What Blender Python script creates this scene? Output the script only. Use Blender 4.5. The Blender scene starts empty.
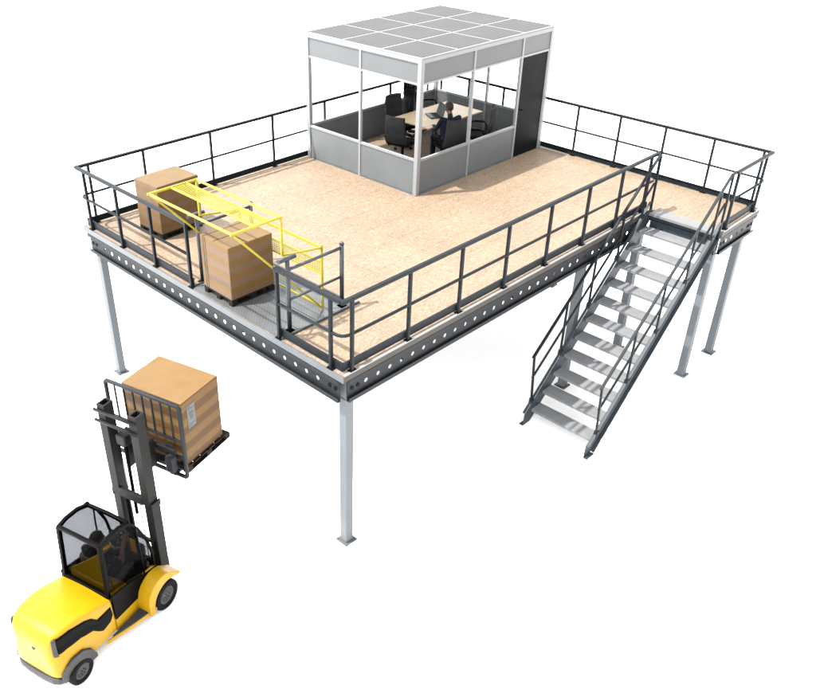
import bpy, bmesh, math, random
from mathutils import Vector, Matrix, Euler
random.seed(7)
SC = bpy.context.scene
COL = SC.collection
PI = math.pi

# ------------------------------------------------------------------ dimensions (metres)
H = 3.133      # deck level
L = 9.52       # deck length (x)
W = 6.67       # deck width (y)
E = 1.42       # landing depth (y < 0)
X1 = 7.97      # where the landing starts
RH = 1.08      # guard rail height

# ------------------------------------------------------------------ materials
def new_mat(name):
    m = bpy.data.materials.new(name); m.use_nodes = True
    nt = m.node_tree
    b = nt.nodes['Principled BSDF']
    return m, nt, b

def lin(c):
    return tuple(((x/255)/12.92 if x/255 <= .04045 else ((x/255+.055)/1.055)**2.4) for x in c)

KA = .485   # all base colours were judged at one exposure; this keeps them together
def flat(name, col, rough=.5, metal=0, spec=.5, var=.12, scale=6, bump=0, bscale=60, coat=0):
    """base colour with a little real-world mottling"""
    m, nt, b = new_mat(name)
    N = nt.nodes; K = nt.links
    tc = N.new('ShaderNodeTexCoord')
    no = N.new('ShaderNodeTexNoise'); no.inputs['Scale'].default_value = scale; no.inputs['Detail'].default_value = 6
    K.new(tc.outputs['Object'], no.inputs['Vector'])
    mr = N.new('ShaderNodeMapRange'); mr.inputs[1].default_value = .3; mr.inputs[2].default_value = .7
    mr.inputs[3].default_value = 1-var; mr.inputs[4].default_value = 1+var
    K.new(no.outputs['Fac'], mr.inputs[0])
    vm = N.new('ShaderNodeVectorMath'); vm.operation = 'SCALE'; vm.inputs[0].default_value = [c*(1 if name == 'white_floor' else KA) for c in col[:3]]
    K.new(mr.outputs[0], vm.inputs['Scale'])
    K.new(vm.outputs[0], b.inputs['Base Color'])
    rr = N.new('ShaderNodeMapRange'); rr.inputs[3].default_value = max(rough-.08, 0); rr.inputs[4].default_value = min(rough+.1, 1)
    K.new(no.outputs['Fac'], rr.inputs[0]); K.new(rr.outputs[0], b.inputs['Roughness'])
    b.inputs['Metallic'].default_value = metal
    b.inputs['Specular IOR Level'].default_value = spec
    if coat: b.inputs['Coat Weight'].default_value = coat; b.inputs['Coat Roughness'].default_value = .15
    if bump:
        n2 = N.new('ShaderNodeTexNoise'); n2.inputs['Scale'].default_value = bscale; n2.inputs['Detail'].default_value = 4
        K.new(tc.outputs['Object'], n2.inputs['Vector'])
        bp = N.new('ShaderNodeBump'); bp.inputs['Strength'].default_value = bump; bp.inputs['Distance'].default_value = .01
        K.new(n2.outputs['Fac'], bp.inputs['Height']); K.new(bp.outputs[0], b.inputs['Normal'])
    return m

def deck_mat():
    """pressed particle board: flakes, board joints"""
    m, nt, b = new_mat('particle_board'); N = nt.nodes; K = nt.links
    tc = N.new('ShaderNodeTexCoord')
    mp = N.new('ShaderNodeMapping'); mp.inputs['Scale'].default_value = (1, 1.6, 1)
    K.new(tc.outputs['Object'], mp.inputs[0])
    vo = N.new('ShaderNodeTexVoronoi'); vo.inputs['Scale'].default_value = 34; vo.inputs['Randomness'].default_value = 1
    nz = N.new('ShaderNodeTexNoise'); nz.inputs['Scale'].default_value = 14; nz.inputs['Detail'].default_value = 5
    K.new(mp.outputs[0], nz.inputs['Vector'])
    mix = N.new('ShaderNodeVectorMath'); mix.operation = 'MULTIPLY_ADD'
    mix.inputs[1].default_value = (.12, .12, .12)
    K.new(nz.outputs['Color'], mix.inputs[0]); K.new(mp.outputs[0], mix.inputs[2])
    K.new(mix.outputs[0], vo.inputs['Vector'])
    sp = N.new('ShaderNodeSeparateColor'); K.new(vo.outputs['Color'], sp.inputs[0])
    cr = N.new('ShaderNodeValToRGB'); e = cr.color_ramp.elements
    e[0].position = 0; e[0].color = (.092, .063, .042, 1)
    e[1].position = 1; e[1].color = (.163, .125, .090, 1)
    x = cr.color_ramp.elements.new(.25); x.color = (.112, .081, .0545, 1)
    x = cr.color_ramp.elements.new(.75); x.color = (.131, .096, .066, 1)
    K.new(sp.outputs[0], cr.inputs[0])
    big = N.new('ShaderNodeTexNoise'); big.inputs['Scale'].default_value = 1.1; big.inputs['Detail'].default_value = 5
    K.new(tc.outputs['Object'], big.inputs['Vector'])
    mr = N.new('ShaderNodeMapRange'); mr.inputs[1].default_value = .3; mr.inputs[2].default_value = .7
    mr.inputs[3].default_value = .93; mr.inputs[4].default_value = 1.07
    K.new(big.outputs['Fac'], mr.inputs[0])
    fine = N.new('ShaderNodeTexNoise'); fine.inputs['Scale'].default_value = 120; fine.inputs['Detail'].default_value = 2
    K.new(tc.outputs['Object'], fine.inputs['Vector'])
    mf = N.new('ShaderNodeMapRange'); mf.inputs[1].default_value = .3; mf.inputs[2].default_value = .7
    mf.inputs[3].default_value = .9; mf.inputs[4].default_value = 1.1
    K.new(fine.outputs['Fac'], mf.inputs[0])
    mu0 = N.new('ShaderNodeMath'); mu0.operation = 'MULTIPLY'; K.new(mr.outputs[0], mu0.inputs[0]); K.new(mf.outputs[0], mu0.inputs[1])
    # board joints
    br = N.new('ShaderNodeTexBrick'); br.inputs['Scale'].default_value = 1
    br.inputs['Brick Width'].default_value = 2.4; br.inputs['Row Height'].default_value = .6
    br.inputs['Mortar Size'].default_value = .007; br.inputs['Mortar Smooth'].default_value = .3
    br.inputs['Color1'].default_value = (1, 1, 1, 1); br.inputs['Color2'].default_value = (.97, .97, .97, 1); br.inputs['Mortar'].default_value = (.72, .70, .68, 1)
    K.new(tc.outputs['Object'], br.inputs['Vector'])
    v1 = N.new('ShaderNodeVectorMath'); v1.operation = 'SCALE'
    K.new(cr.outputs[0], v1.inputs[0]); K.new(mu0.outputs[0], v1.inputs['Scale'])
    v2 = N.new('ShaderNodeVectorMath'); v2.operation = 'MULTIPLY'
    K.new(v1.outputs[0], v2.inputs[0]); K.new(br.outputs[0], v2.inputs[1])
    K.new(v2.outputs[0], b.inputs['Base Color'])
    b.inputs['Roughness'].default_value = .62; b.inputs['Specular IOR Level'].default_value = .2
    bp = N.new('ShaderNodeBump'); bp.inputs['Strength'].default_value = .15; bp.inputs['Distance'].default_value = .004
    K.new(sp.outputs[1], bp.inputs['Height']); K.new(bp.outputs[0], b.inputs['Normal'])
    return m

def carton_mat(name, col, col2=None, band=.0):
    """corrugated board, wrapped in layers (bands by height)"""
    m, nt, b = new_mat(name); N = nt.nodes; K = nt.links
    tc = N.new('ShaderNodeTexCoord')
    mp = N.new('ShaderNodeMapping'); mp.inputs['Scale'].default_value = (1.5, 1.5, 14)
    K.new(tc.outputs['Object'], mp.inputs[0])
    no = N.new('ShaderNodeTexNoise'); no.inputs['Scale'].default_value = 3; no.inputs['Detail'].default_value = 5
    K.new(mp.outputs[0], no.inputs['Vector'])
    n3 = N.new('ShaderNodeTexNoise'); n3.inputs['Scale'].default_value = 3.5; n3.inputs['Detail'].default_value = 3
    K.new(tc.outputs['Object'], n3.inputs['Vector'])
    ad = N.new('ShaderNodeMath'); ad.operation = 'ADD'; K.new(no.outputs['Fac'], ad.inputs[0]); K.new(n3.outputs['Fac'], ad.inputs[1])
    mr = N.new('ShaderNodeMapRange'); mr.inputs[1].default_value = .6; mr.inputs[2].default_value = 1.4
    mr.inputs[3].default_value = .88; mr.inputs[4].default_value = 1.12
    K.new(ad.outputs[0], mr.inputs[0])
    vm = N.new('ShaderNodeVectorMath'); vm.operation = 'SCALE'
    K.new(mr.outputs[0], vm.inputs['Scale'])
    if col2:
        sx = N.new('ShaderNodeSeparateXYZ'); K.new(tc.outputs['Object'], sx.inputs[0])
        w = N.new('ShaderNodeMath'); w.operation = 'MULTIPLY_ADD'; w.inputs[1].default_value = .035
        K.new(n3.outputs['Fac'], w.inputs[0]); K.new(sx.outputs['Z'], w.inputs[2])
        d = N.new('ShaderNodeMath'); d.operation = 'DIVIDE'; d.inputs[1].default_value = band; K.new(w.outputs[0], d.inputs[0])
        f = N.new('ShaderNodeMath'); f.operation = 'FRACT'; K.new(d.outputs[0], f.inputs[0])
        t = N.new('ShaderNodeMapRange'); t.inputs[1].default_value = .46; t.inputs[2].default_value = .54
        K.new(f.outputs[0], t.inputs[0])
        mx = N.new('ShaderNodeMix'); mx.data_type = 'RGBA'
        mx.inputs[6].default_value = (*[c*KA for c in col], 1); mx.inputs[7].default_value = (*[c*KA for c in col2], 1)
        K.new(t.outputs[0], mx.inputs[0]); K.new(mx.outputs[2], vm.inputs[0])
    else:
        vm.inputs[0].default_value = [c*KA for c in col]
    K.new(vm.outputs[0], b.inputs['Base Color'])
    b.inputs['Roughness'].default_value = .6; b.inputs['Specular IOR Level'].default_value = .2
    bp = N.new('ShaderNodeBump'); bp.inputs['Strength'].default_value = .25; bp.inputs['Distance'].default_value = .006
    K.new(n3.outputs['Fac'], bp.inputs['Height']); K.new(bp.outputs[0], b.inputs['Normal'])
    return m

def plate_mat():
    """grey anti-slip sheet: fine raised grid"""
    m, nt, b = new_mat('grip_plate'); N = nt.nodes; K = nt.links
    tc = N.new('ShaderNodeTexCoord')
    ck = N.new('ShaderNodeTexChecker'); ck.inputs['Scale'].default_value = 34
    ck.inputs[1].default_value = (.033, .035, .037, 1); ck.inputs[2].default_value = (.048, .050, .052, 1)
    K.new(tc.outputs['Object'], ck.inputs[0])
    no = N.new('ShaderNodeTexNoise'); no.inputs['Scale'].default_value = 4; no.inputs['Detail'].default_value = 6
    K.new(tc.outputs['Object'], no.inputs[0])
    mr = N.new('ShaderNodeMapRange'); mr.inputs[1].default_value = .3; mr.inputs[2].default_value = .7; mr.inputs[3].default_value = .8; mr.inputs[4].default_value = 1.2
    K.new(no.outputs['Fac'], mr.inputs[0])
    vm = N.new('ShaderNodeVectorMath'); vm.operation = 'SCALE'; K.new(ck.outputs[0], vm.inputs[0]); K.new(mr.outputs[0], vm.inputs['Scale'])
    K.new(vm.outputs[0], b.inputs['Base Color']); b.inputs['Roughness'].default_value = .5; b.inputs['Specular IOR Level'].default_value = .3
    return m

def wood_mat():
    m, nt, b = new_mat('table_wood'); N = nt.nodes; K = nt.links
    tc = N.new('ShaderNodeTexCoord'); mp = N.new('ShaderNodeMapping'); mp.inputs['Scale'].default_value = (1.2, 14, 14)
    K.new(tc.outputs['Object'], mp.inputs[0])
    no = N.new('ShaderNodeTexNoise'); no.inputs['Scale'].default_value = 2; no.inputs['Detail'].default_value = 6; no.inputs['Distortion'].default_value = .6
    K.new(mp.outputs[0], no.inputs[0])
    cr = N.new('ShaderNodeValToRGB'); cr.color_ramp.elements[0].color = (.25, .165, .09, 1); cr.color_ramp.elements[1].color = (.34, .25, .15, 1)
    cr.color_ramp.elements[0].position = .3; cr.color_ramp.elements[1].position = .7
    K.new(no.outputs['Fac'], cr.inputs[0]); K.new(cr.outputs[0], b.inputs['Base Color'])
    b.inputs['Roughness'].default_value = .4; b.inputs['Specular IOR Level'].default_value = .3
    return m

def glass_mat(name, tint, gloss=.06, rough=.02):
    m = bpy.data.materials.new(name); m.use_nodes = True
    nt = m.node_tree; N = nt.nodes; K = nt.links
    for n in list(N): N.remove(n)
    o = N.new('ShaderNodeOutputMaterial'); tr = N.new('ShaderNodeBsdfTransparent'); gl = N.new('ShaderNodeBsdfGlossy')
    tr.inputs[0].default_value = (*tint, 1); gl.inputs['Roughness'].default_value = rough
    fr = N.new('ShaderNodeFresnel'); fr.inputs[0].default_value = 1.3
    mu = N.new('ShaderNodeMath'); mu.operation = 'MULTIPLY'; mu.inputs[1].default_value = gloss*10; mu.use_clamp = True
    K.new(fr.outputs[0], mu.inputs[0])
    mx = N.new('ShaderNodeMixShader'); K.new(mu.outputs[0], mx.inputs[0]); K.new(tr.outputs[0], mx.inputs[1]); K.new(gl.outputs[0], mx.inputs[2])
    K.new(mx.outputs[0], o.inputs[0])
    return m

M = dict(
    ground=flat('white_floor', (.80, .80, .80), .9, spec=.1, var=.01),
    deck=deck_mat(),
    steel=flat('painted_slate_steel', (.0115, .0155, .0195), .5, spec=.08, var=.25, scale=9),
    beam=flat('beam_steel', (.015, .0175, .021), .55, spec=.12, var=.25, scale=5),
    stringer=flat('stringer_steel', (.036, .046, .056), .5, spec=.15, var=.2, scale=5),
    black=flat('black_steel', (.004, .0045, .005), .6, spec=.05, var=.2),
    galv=flat('galvanised_edge', (.112, .124, .136), .5, spec=.25, var=.14, scale=4),
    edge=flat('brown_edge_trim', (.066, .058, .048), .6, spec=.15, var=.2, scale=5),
    column=flat('column_grey_paint', (.142, .155, .168), .55, spec=.15, var=.06, scale=3),
    tread=flat('tread_metal', (.185, .189, .197), .6, spec=.15, var=.08, scale=7),
    white=flat('white_frame', (.28, .285, .29), .45, spec=.3, var=.03),
    ceil=flat('white_ceiling', (1.7, 1.7, 1.7), .8, spec=.1, var=.02),
    panel=flat('grey_wall_panel', (.150, .157, .163), .55, spec=.2, var=.05, scale=2),
    roof=flat('grey_roof_panel', (.088, .088, .087), .8, spec=.12, var=.10, scale=1.6),
    door=flat('black_door', (.0045, .0065, .007), .6, spec=.05, var=.2, scale=2),
    yellow=flat('yellow_paint', (.37, .30, .010), .45, spec=.2, var=.08, scale=8),
    grey_tube=flat('grey_gate_tube', (.030, .036, .044), .4, spec=.35, var=.15),
    plate=plate_mat(),
    plate_rail=flat('plate_channel', (.05, .054, .058), .4, spec=.3, var=.2),
    wood=wood_mat(),
    seat=flat('black_fabric', (.008, .0085, .009), .8, spec=.05, var=.2),
    seatback=flat('charcoal_backrest', (.028, .0285, .029), .75, spec=.1, var=.2),
    blue=flat('chair_base_metal', (.05, .08, .12), .3, spec=.5, var=.1),
    screen=flat('dark_screen', (.003, .003, .004), .3, spec=.1, var=.05),
    truck=flat('truck_yellow_paint', (.45, .258, .003), .42, spec=.15, var=.06, scale=3),
    truckblk=flat('truck_black', (.0012, .0012, .0014), .5, spec=.03, var=.2),
    truckgrey=flat('truck_grey', (.038, .038, .039), .6, spec=.2, var=.2, scale=10),
    mast=flat('mast_steel', (.011, .0105, .010), .55, spec=.1, var=.25, scale=12),
    rubber=flat('tyre_rubber', (.006, .006, .006), .85, spec=.08, var=.25, scale=30, bump=.3),
    rim=flat('wheel_rim', (.045, .046, .048), .5, spec=.3, var=.2, scale=12),
    chrome=flat('bright_metal', (.25, .25, .25), .25, metal=.9, var=.1),
    cushion=flat('grey_seat', (.10, .10, .105), .6, spec=.2, var=.2),
    paper=flat('paper_label', (.17, .175, .18), .7, spec=.1, var=.06),
    ink=flat('grey_print', (.07, .07, .075), .7, spec=.1, var=.1),
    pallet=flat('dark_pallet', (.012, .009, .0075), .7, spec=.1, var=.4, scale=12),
    seam=flat('carton_seam', (.05, .03, .012), .8, spec=.1, var=.2),
    strap=flat('strap_band', (.105, .085, .05), .5, spec=.2, var=.1),
    skin=flat('skin', (.16, .075, .045), .55, spec=.25, var=.1, scale=20),
    hair=flat('dark_hair', (.010, .007, .005), .6, spec=.2, var=.3, scale=40),
    hair2=flat('brown_hair', (.045, .034, .022), .6, spec=.2, var=.3, scale=40),
    navy=flat('navy_cloth', (.006, .011, .022), .8, spec=.1, var=.3, scale=20),
    blackc=flat('black_cloth', (.004, .004, .005), .85, spec=.1, var=.3, scale=20),
    greyc=flat('grey_trousers', (.030, .032, .036), .85, spec=.1, var=.3, scale=20),
    glass=glass_mat('clear_glass', (.99, .995, .995), .0002),
    smoke=glass_mat('smoked_glass', (.50, .505, .52), .0012),
    topc=carton_mat('carton_top', (.152, .088, .026)),
    side1=carton_mat('carton_sides_pale', (.146, .088, .048), (.148, .080, .024), .20),
    side2=carton_mat('carton_sides_tan', (.150, .092, .050), (.152, .082, .024), .22),
    side3=carton_mat('carton_sides_striped', (.096, .043, .009), (.160, .082, .022), .25),
    top3=carton_mat('carton_top_orange', (.178, .098, .030)),
)

# ------------------------------------------------------------------ mesh builder
class MB:
    def __init__(s): s.v = []; s.f = []; s.m = []
    def add(s, vs, fs, mi=0):
        o = len(s.v); s.v += [tuple(v) for v in vs]
        for f in fs: s.f.append([o+i for i in f]); s.m.append(mi)
        return s
    def box(s, a, b, mi=0):
        x0, y0, z0 = [min(a[i], b[i]) for i in range(3)]; x1, y1, z1 = [max(a[i], b[i]) for i in range(3)]
        return s.add([(x0,y0,z0),(x1,y0,z0),(x1,y1,z0),(x0,y1,z0),(x0,y0,z1),(x1,y0,z1),(x1,y1,z1),(x0,y1,z1)],
                     [(0,3,2,1),(4,5,6,7),(0,1,5,4),(1,2,6,5),(2,3,7,6),(3,0,4,7)], mi)
    def bar(s, p, q, w, h, up=(0,0,1), mi=0):
        """rectangular bar p->q: w sideways, h along up"""
        p = Vector(p); q = Vector(q); d = (q-p).normalized(); up = Vector(up)
        side = d.cross(up)
        if side.length < 1e-4: side = d.cross(Vector((1,0,0)))
        side.normalize(); u = side.cross(d).normalized()
        vs = []
        for c in (p, q):
            for a, b in ((-1,-1),(1,-1),(1,1),(-1,1)): vs.append(c+side*a*w/2+u*b*h/2)
        return s.add(vs, [(0,3,2,1)[::-1],(4,5,6,7)[::-1],(0,1,5,4)[::-1],(1,2,6,5)[::-1],(2,3,7,6)[::-1],(3,0,4,7)[::-1]], mi)
    def tube(s, p, q, r, n=10, r2=None, mi=0):
        return s.path([p, q], r, n, mi, r2)
    def path(s, pts, r, n=10, mi=0, r2=None):
        pts = [Vector(p) for p in pts]; rings = []
        ref = None
        for i, p in enumerate(pts):
            if i == 0: d = pts[1]-p
            elif i == len(pts)-1: d = p-pts[-2]
            else: d = (pts[i+1]-p).normalized()+(p-pts[i-1]).normalized()
            d.normalize()
            if ref is None:
                ref = Vector((0,0,1)) if abs(d.z) < .9 else Vector((1,0,0))
            a = d.cross(ref); a.normalize(); b = a.cross(d).normalized(); ref = b
            rad = r if r2 is None else r+(r2-r)*i/(len(pts)-1)
            k = 1
            if 0 < i < len(pts)-1:
                c = (pts[i+1]-p).normalized().dot(d); k = 1/max(c, .4)
            ring = []
            for j in range(n):
                t = 2*PI*j/n; ring.append(p+(a*math.cos(t)*1+b*math.sin(t))*rad*(k if k < 1.5 else 1.5))
            rings.append(ring)
        vs = [v for rg in rings for v in rg]; fs = []
        for i in range(len(rings)-1):
            for j in range(n):
                fs.append((i*n+j, i*n+(j+1) % n, (i+1)*n+(j+1) % n, (i+1)*n+j))
        fs.append(tuple(range(n))[::-1]); fs.append(tuple((len(rings)-1)*n+j for j in range(n)))
        return s.add(vs, fs, mi)
    def prism(s, poly, fn, t0, t1, mi=0):
        """polygon poly[(a,b)] extruded from t0 to t1; fn(a,b,t)->xyz"""
        n = len(poly); vs = [fn(a, b, t0) for a, b in poly]+[fn(a, b, t1) for a, b in poly]
        fs = [tuple(range(n))[::-1], tuple(n+i for i in range(n))]+[(i, (i+1) % n, n+(i+1) % n, n+i) for i in range(n)]
        return s.add(vs, fs, mi)
    def lathe(s, prof, fn, n=32, mi=0):
        """prof [(r,h)], fn(x,y,h)->xyz"""
        vs = []; fs = []
        for r, h in prof:
            for j in range(n):
                t = 2*PI*j/n; vs.append(fn(r*math.cos(t), r*math.sin(t), h))
        for i in range(len(prof)-1):
            for j in range(n): fs.append((i*n+j, i*n+(j+1) % n, (i+1)*n+(j+1) % n, (i+1)*n+j))
        fs.append(tuple(range(n))[::-1]); fs.append(tuple((len(prof)-1)*n+j for j in range(n)))
        return s.add(vs, fs, mi)
    def build(s, name, mats, parent=None, bevel=0, smooth=False, seg=2, subsurf=0, fixn=True):
        me = bpy.data.meshes.new(name); me.from_pydata(s.v, [], s.f)
        if not isinstance(mats, (list, tuple)): mats = [mats]
        for m in mats: me.materials.append(m)
        for p, mi in zip(me.polygons, s.m): p.material_index = mi
        if fixn:
            bm = bmesh.new(); bm.from_mesh(me); bmesh.ops.recalc_face_normals(bm, faces=bm.faces); bm.to_mesh(me); bm.free()
        if smooth:
            for p in me.polygons: p.use_smooth = len(p.vertices) == 4
        o = bpy.data.objects.new(name, me); COL.objects.link(o)
        if parent: o.parent = parent
        if bevel:
            b = o.modifiers.new('bevel', 'BEVEL'); b.width = bevel; b.segments = seg; b.limit_method = 'ANGLE'; b.angle_limit = math.radians(40)
            b.harden_normals = False
        if subsurf:
            b = o.modifiers.new('sub', 'SUBSURF'); b.levels = b.render_levels = subsurf
            for p in me.polygons: p.use_smooth = True
        return o

def thing(name, label, cat, loc=(0,0,0), rz=0, group=None):
    o = bpy.data.objects.new(name, None); COL.objects.link(o)
    o.empty_display_size = .2
    o.location = loc; o.rotation_euler = (0, 0, rz)
    o['label'] = label; o['category'] = cat
    if group: o['group'] = group
    return o
def tag(o, label, cat, group=None):
    o['label'] = label; o['category'] = cat
    if group: o['group'] = group
    return o
def copy_tree(o, parent=None):
    c = o.copy(); COL.objects.link(c)
    if parent: c.parent = parent
    for ch in [x for x in COL.objects if x.parent == o]: copy_tree(ch, c)
    return c

# ------------------------------------------------------------------ ground
g = MB().add([(-120,-120,0),(120,-120,0),(120,120,0),(-120,120,0)], [(0,1,2,3)]).build('ground', M['ground'])
g['kind'] = 'structure'

# ------------------------------------------------------------------ platform
plat = thing('storage_platform', 'raised steel platform with particle board deck carrying the office cabin and railings', 'platform')
D = MB()
deck_poly = [(0.02,0.02),(X1+.0,0.02),(X1+.0,-E+.02),(L-.02,-E+.02),(L-.02,W-.02),(0.02,W-.02)]
n = len(deck_poly)
D.add([(x,y,H-.04) for x,y in deck_poly]+[(x,y,H) for x,y in deck_poly],
      [tuple(range(n))[::-1], tuple(range(n,2*n))]+[(i,(i+1)%n,n+(i+1)%n,n+i) for i in range(n)])
D.build('deck', M['deck'], plat)
# bright edge strips round the deck
def strip(p, q, out, mat=None):
    """angle profile: outer leaf + thin lip under the deck"""
    p = Vector(p); q = Vector(q); o = Vector(out)
    m = MB()
    a = p; b = q
    lo, hi = H-.105, H-.003
    pts = [a, b, b-o*.018, a-o*.018]
    m.add([(v.x,v.y,lo) for v in pts]+[(v.x,v.y,hi) for v in pts],
          [(3,2,1,0),(4,5,6,7),(0,1,5,4),(1,2,6,5),(2,3,7,6),(3,0,4,7)])
    e_ = m.build('edge_strip', mat or M['galv'], plat)
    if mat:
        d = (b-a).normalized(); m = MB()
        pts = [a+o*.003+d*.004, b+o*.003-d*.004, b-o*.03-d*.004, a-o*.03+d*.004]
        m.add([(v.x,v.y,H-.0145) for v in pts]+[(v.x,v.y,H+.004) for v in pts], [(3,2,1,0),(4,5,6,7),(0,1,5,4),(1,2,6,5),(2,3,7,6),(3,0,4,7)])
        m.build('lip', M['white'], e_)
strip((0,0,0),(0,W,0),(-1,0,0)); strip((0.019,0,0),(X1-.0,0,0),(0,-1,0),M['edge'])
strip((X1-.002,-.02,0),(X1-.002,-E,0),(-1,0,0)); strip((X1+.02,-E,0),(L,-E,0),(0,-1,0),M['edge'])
strip((L,-E+.02,0),(L,W,0),(1,0,0)); strip((L-.02,W,0),(.02,W,0),(0,1,0))

ZB0, ZB1 = H-.47, H-.115
def beam(origin, ud, out, length, first=.48, step=.232, stop=.3, rad=.034, skip=()):
    """channel beam with a row of round holes. ud along, out = outward normal"""
    o = Vector(origin); ud = Vector(ud); out = Vector(out)
    fn = lambda u, z, t: tuple(o+ud*u+out*t+Vector((0,0,z)))
    m = MB(); t0, t1 = -.052, -.044
    zc = (ZB0+ZB1)/2; hs = step/2; hz = .075
    # centres
    cs = []; u = first
    while u < length-stop:
        cs.append(u); u += step
    NN = 16
    def ring_cell(c):
        sq = []; ci = []
        for j in range(NN):
            t = 2*PI*j/NN; ca, sa = math.cos(t), math.sin(t)
            ci.append((c+rad*ca, zc+rad*sa))
            k = min(hs/abs(ca) if abs(ca) > 1e-6 else 1e9, hz/abs(sa) if abs(sa) > 1e-6 else 1e9)
            sq.append((c+k*ca, zc+k*sa))
        # include true corners: move nearest ring points
        for cx, cz in ((hs,hz),(-hs,hz),(-hs,-hz),(hs,-hz)):
            best = min(range(NN), key=lambda j: (sq[j][0]-c-cx)**2+(sq[j][1]-zc-cz)**2); sq[best] = (c+cx, zc+cz)
        vs = [fn(a,b,t1) for a,b in ci]+[fn(a,b,t1) for a,b in sq]+[fn(a,b,t0) for a,b in ci]+[fn(a,b,t0) for a,b in sq]
        fs = []
        for j in range(NN):
            k = (j+1) % NN
            fs.append((j, NN+j, NN+k, k)); fs.append((2*NN+j, 2*NN+k, 3*NN+k, 3*NN+j)); fs.append((j, k, 2*NN+k, 2*NN+j))
        m.add(vs, fs)
    for c in cs: ring_cell(c)
    def pl(u0, u1, z0, z1):
        m.prism([(u0,z0),(u1,z0),(u1,z1),(u0,z1)], fn, t0, t1)
    a, b = cs[0]-hs, cs[-1]+hs
    pl(0, length, ZB0, zc-hz); pl(0, length, zc+hz, ZB1)
    pl(0, a, zc-hz, zc+hz); pl(b, length, zc-hz, zc+hz)
    # flanges with return lips
    m.prism([(0,ZB0),(length,ZB0),(length,ZB0+.010),(0,ZB0+.010)], fn, t1, 0)
    m.prism([(0,ZB1-.010),(length,ZB1-.010),(length,ZB1),(0,ZB1)], fn, t1, 0)
    m.prism([(0,ZB0+.010),(length,ZB0+.010),(length,ZB0+.062),(0,ZB0+.062)], fn, -.008, 0)
    m.prism([(0,ZB1-.062),(length,ZB1-.062),(length,ZB1-.010),(0,ZB1-.010)], fn, -.008, 0)
    w = m.build('edge_beam', M['beam'], plat)
    # bolts beside the ends, as on the photo
    for uu in (.09, .2, length-.2, length-.09):
        MB().tube(fn(uu, zc, t1+.001), fn(uu, zc, t1+.012), .030, 12).build('bolt', M['black'], w)
beam((0,.10,0), (0,1,0), (-1,0,0), W-.2, first=.44, step=.231)
beam((.12,0,0), (1,0,0), (0,-1,0), X1-.14, first=.36, step=.236, stop=.2)
beam((X1,-E+.08,0), (0,1,0), (-1,0,0), E-.12, first=.3, step=.2, stop=.25)
beam((X1+.06,-E,0), (1,0,0), (0,-1,0), L-X1-.1, first=.30, step=.22, stop=.2)
beam((L,-E+.06,0), (0,1,0), (1,0,0), W+E-.12)
beam((.1,W,0), (1,0,0), (0,1,0), L-.2)
# joists below the deck
for x in [1.3, 2.6, 3.9, 5.2, 6.5, 7.9]:
    MB().box((x-.03,.08,H-.36),(x+.03,W-.08,H-.05)).build('joist', M['beam'], plat)
for y in (2.2, 4.4):
    for i in range(5):
        xs = [.06,1.34,2.64,3.94,5.24,6.46]; MB().box((xs[i]+.0,y-.03,H-.3),(xs[i+1]-.08,y+.03,H-.06)).build('joist', M['beam'], plat)
# columns
def column(x, y, s=.14):
    c = MB().box((x,y,.012),(x+s,y+s,ZB0+.0)).build('column', M['column'], plat, bevel=.012)
    MB().box((x+.012,y+.012,ZB0+.001),(x+s-.012,y+s-.012,H-.05)).build('column_head', M['galv'], c)
    b = MB().box((x-.045,y-.045,0.001),(x+s+.045,y+s+.045,.0115))
    for i in (-.026, s+.026):
        for j in (-.026, s+.026): b.tube((x+i,y+j,.011),(x+i,y+j,.03),.012,8)
    b.build('base_plate', M['galv'], c)
for x, y in [(.12,.06),(.10,W-.24),(5.96,.08),(X1-.02,.06),(X1+.0,-E+.07),(L-.36,-E+.07),(L-.22,W-.22),(5.96,W-.22),(L-.22,2.6)]: column(x, y)

# loading bay plate on the deck behind the gate
lp = thing('loading_plate', 'grey anti-slip steel plate on the deck where the near pallet stands', 'floor plate', (0,0,H))
y0, y1 = 1.24, 3.42
nseg = 4
for i in range(nseg):
    a = .03+i*(1.40/nseg); b = .03+(i+1)*(1.40/nseg)-.012
    MB().box((a,y0+.05,.004),(b,y1-.05,.012)).build('plate', M['plate'], lp)
for yy in (y0, y1-.05):
    MB().box((.03,yy,.004),(1.55,yy+.042,.022)).box((.03,yy+.012,.022),(1.55,yy+.030,.030)).build('channel', M['plate_rail'], lp)
MB().box((1.44,y0+.06,.004),(1.475,y1-.06,.016)).build('channel', M['plate_rail'], lp)

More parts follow.
